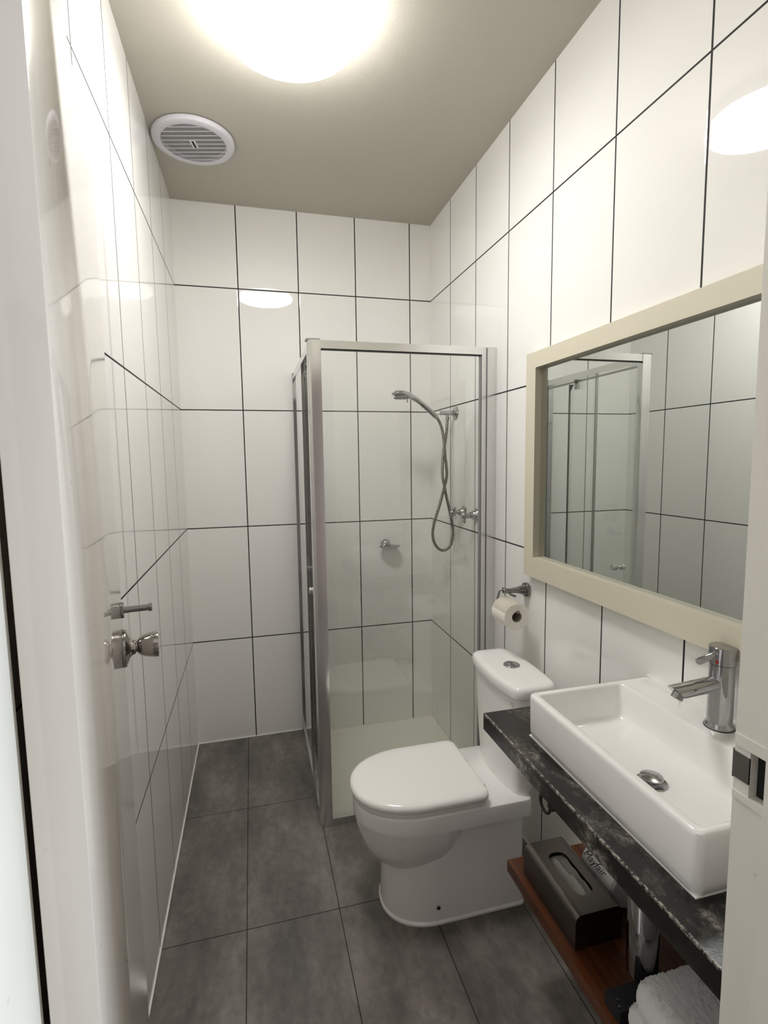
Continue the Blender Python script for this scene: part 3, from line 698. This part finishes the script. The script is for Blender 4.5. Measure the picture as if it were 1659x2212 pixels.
# towels: folded fluffy slabs with a rounded fold towards the back wall
def towel(x0, x1, yb, z0, z1, seed, label):
    rnd = random.Random(seed); bm = BM()
    nx, nu = 110, 150; hz = (z1 - z0) / 2; zc = (z0 + z1) / 2; y0 = YF + 0.012; L_ = yb - y0 - hz
    per = 2 * L_ + math.pi * hz + 2 * hz; rows = []
    import mathutils
    for i in range(nx + 1):
        x = x0 + (x1 - x0) * i / nx; q = min(1, min(i, nx - i) / (nx * 0.10)); sh_ = math.sqrt(max(0.02, 1 - (1 - q) ** 2)); row = []
        for j in range(nu):
            s_ = per * j / nu
            if s_ < L_: p = (y0 + s_, hz)
            elif s_ < L_ + math.pi * hz:
                a = (s_ - L_) / hz; p = (y0 + L_ + hz * math.sin(a), hz * math.cos(a))
            elif s_ < 2 * L_ + math.pi * hz: p = (y0 + L_ - (s_ - L_ - math.pi * hz), -hz)
            else: p = (y0, -hz + (s_ - 2 * L_ - math.pi * hz))
            sag = mathutils.noise.noise(Vector((x * 9, p[0] * 7, seed))) * 0.007
            f = mathutils.noise.noise(Vector((x * 420, p[0] * 420, p[1] * 420 + seed * 3))) * 0.0022 + rnd.uniform(-0.0009, 0.0011)
            nz = 1 if p[1] >= 0 else -1
            zz = zc + p[1] * (0.55 + 0.45 * sh_) + (sag + f) * nz
            yy = p[0] * 1.0 + (f * 1.5 if s_ > L_ * 0.9 and s_ < L_ + math.pi * hz * 1.1 else 0) - (1 - sh_) * 0.02 * max(0, (p[0] - y0) / L_)
            row.append(bm.verts.new((x + (f * 1.3 if (i < 8 or i > nx - 8) else 0), yy, max(z0 + 0.0005, zz))))
        rows.append(row)
    skin(bm, rows)
    o = obj('folded_towel', bm, m_towel, smooth=True, auto=180)
    return tag(o, label, 'towel', 'white towels stacked on the shelf')
towel(1.000, 1.295, 0.772, SZ + 0.001, SZ + 0.080, 3, 'folded white terry towel lying directly on the timber shelf')
towel(0.985, 1.300, 0.738, SZ + 0.086, SZ + 0.170, 5, 'folded white terry towel on top of the other towel')

# ------------------------------------------------------------------ toilet roll and holder
ho = thing('toilet_roll_holder', 'chrome toilet roll holder on the wall above the cistern', 'toilet roll holder', (W, 1.704, 1.003))
obj('wall_rose', lathe(BM(), (W - 0.0003, 1.704, 1.003), (-1, 0, 0), [(0.0265, 0), (0.0270, 0.001), (0.0270, 0.010), (0.0255, 0.0125), (0.020, 0.0135)], 36), m_chrome_d, ho, smooth=True)
arm = obj('arm', lathe(BM(), (W - 0.013, 1.704, 1.003), Vector((-1, 0, 0.02)), [(0.020, 0), (0.017, 0.012), (0.012, 0.030), (0.0092, 0.055), (0.0088, 0.070), (0.0105, 0.076), (0.0110, 0.083), (0.008, 0.088), (0, 0.089)], 28), m_chrome_d, ho, smooth=True)
obj('clip', tube(BM(), [(1.236, 1.702, 1.000), (1.246, 1.694, 0.990), (1.262, 1.690, 0.984)], [0.004, 0.005, 0.004], 12), m_chrome_d, arm, smooth=True)
wp = catmull([(1.232, 1.706, 1.008), (1.218, 1.706, 1.013), (1.205, 1.707, 1.004), (1.200, 1.710, 0.982), (1.203, 1.722, 0.962), (1.213, 1.728, 0.953), (1.220, 1.715, 0.9505), (1.220, 1.65, 0.9500), (1.221, 1.606, 0.9505), (1.224, 1.597, 0.956)], 8)
obj('wire_hook', tube(BM(), wp, 0.0042, 12), m_chrome_d, ho, smooth=True)
tr_ = thing('toilet_roll', 'white toilet paper roll hanging on the chrome holder', 'toilet roll', (1.2205, 1.66, 0.8818))
bm = BM(); cyl = []; a0 = Vector((1.2205, 1.606, 0.934)); u = Vector((1, 0, 0)); v = Vector((0, 0, 1)); n_ = 56
prf = [(0.0190, 0.000), (0.0475, 0.000), (0.0488, 0.0012), (0.0488, 0.0988), (0.0475, 0.1), (0.0190, 0.1)]
skin(bm, [ring(bm, a0 + Vector((0, y, 0)), u, v, r_, n_) for r_, y in prf], False, False)
ro = obj('paper', bm, m_paper, tr_, smooth=True)
bm = BM(); skin(bm, [ring(bm, a0 + Vector((0, y, 0)), u, v, r_, n_) for r_, y in ((0.0190, 0.0005), (0.0180, 0.0005), (0.0180, 0.0995), (0.0190, 0.0995))], closed=True)
obj('cardboard_core', bm, m_card, tr_, smooth=True)
bm = BM(); sheet = []
for r_, y0_, y1_ in ((0.0492, 0.0005, 0.0995), (0.0496, 0.0005, 0.0995)):
    pass
ang = [math.radians(a) for a in range(28, 161, 6)]
A = [bm.verts.new(a0 + u * (0.0496 * math.cos(a)) + v * (0.0496 * math.sin(a)) + Vector((0, 0.0008, 0))) for a in ang]
B = [bm.verts.new(a0 + u * (0.0496 * math.cos(a)) + v * (0.0496 * math.sin(a)) + Vector((0, 0.0992, 0))) for a in ang]
for i in range(len(ang) - 1): bm.faces.new((A[i], A[i + 1], B[i + 1], B[i]))
bmesh.ops.solidify(bm, geom=bm.faces[:], thickness=0.0007)
obj('loose_sheet', bm, m_paper, tr_, smooth=True)

# ------------------------------------------------------------------ mirror
mi = thing('wall_mirror', 'large rectangular mirror in a flat cream frame on the right wall', 'mirror', (W, 1.15, 1.07))
FX = W - 0.030
mY0, mY1, mZ0, mZ1 = 0.60, 1.682, 1.070, 1.858
iY0, iY1, iZ0, iZ1 = 0.66, 1.621, 1.142, 1.804
bm = BM(); A = [(mY0, mZ0), (mY1, mZ0), (mY1, mZ1), (mY0, mZ1)]; I = [(iY0, iZ0), (iY1, iZ0), (iY1, iZ1), (iY0, iZ1)]
vv = [[bm.verts.new((x, y, z)) for y, z in P] for x, P in ((W - 0.0005, A), (FX, A), (FX, I), (W - 0.0005, I))]
skin(bm, vv, closed=True)
obj('frame', bm, m_mframe, mi, bevel=0.0015)
obj('glass', boxes((W - 0.0060, W - 0.0020, iY0 - 0.006, iY1 + 0.006, iZ0 - 0.006, iZ1 + 0.006)), m_mirror, mi)
obj('backing', boxes((W - 0.0019, W - 0.0004, iY0 - 0.004, iY1 + 0.004, iZ0 - 0.004, iZ1 + 0.004)), m_black, mi)

# ------------------------------------------------------------------ ceiling lamp and extractor vent
LX, LY = 0.478, 1.555
lp = thing('ceiling_lamp', 'bright round white oyster lamp on the ceiling', 'ceiling lamp', (LX, LY, H))
obj('base_pan', lathe(BM(), (LX, LY, H - 0.0003), (0, 0, -1), [(0.170, 0), (0.174, 0.004), (0.178, 0.0605), (0.10, 0.0615)], 64), m_vent, lp, smooth=True)
bm = lathe(BM(), (LX, LY, H - 0.060), (0, 0, -1), [(0.1785, 0.0), (0.187, 0.0015), (0.1915, 0.008), (0.1925, 0.015), (0.1915, 0.021), (0.186, 0.027), (0.172, 0.032), (0.13, 0.0365), (0.07, 0.0395), (0.0, 0.040)], 72, cap0=False)
obj('diffuser', bm, m_lamp, lp, smooth=True)

VX, VY, VZ = 0.1605, 2.262, H
ve = thing('extractor_vent', 'round white slotted extractor fan grille on the ceiling', 'extractor fan', (VX, VY, VZ))
bm = lathe(BM(), (VX, VY, VZ - 0.0003), (0, 0, -1), [(0.146, 0), (0.1535, 0.003), (0.154, 0.010), (0.150, 0.018), (0.142, 0.0215), (0.126, 0.0205), (0.122, 0.0195), (0.121, 0.010)], 80, cap1=False)
obj('rim', bm, m_vent, ve, smooth=True)
obj('dark_duct', lathe(BM(), (VX, VY, VZ - 0.0006), (0, 0, -1), [(0.122, 0), (0.122, 0.0014)], 48), m_hole, ve)
# grille: fine bars along one direction, seven wider cross bars, a plain centre block
GZ0, GZ1 = VZ - 0.0200, VZ - 0.0185; GR = 0.1215; ga = math.radians(-13)
gM = Matrix.Translation((VX, VY, 0)) @ Matrix.Rotation(ga, 4, 'Z')
bm = BM(); nb = 52
for i in range(nb):
    x = -GR + 2 * GR * (i + 0.5) / nb; hl = math.sqrt(max(0, GR ** 2 - x * x))
    if hl > 0.004: box(bm, x - 0.0007, x + 0.0007, -hl, hl, GZ0, GZ1)
obj('fine_bars', xf(bm, gM), m_vent, ve)
bm = BM()
for i in range(-4, 5):
    y = i * 0.0262 + 0.0131 * 0; hl = math.sqrt(max(0, GR ** 2 - y * y))
    if hl > 0.01: box(bm, -hl, hl, y - 0.0017, y + 0.0017, GZ0 - 0.0004, GZ1)
obj('cross_bars', xf(bm, gM), m_vent, ve)
obj('centre_plate', xf(boxes((-0.011, 0.011, -0.027, 0.027, GZ0 - 0.0010, GZ1)), gM), m_vent, ve)
obj('centre_slot', xf(boxes((-0.0035, 0.0035, -0.021, 0.021, GZ0 - 0.0016, GZ0 - 0.0009)), gM), m_hole, ve)
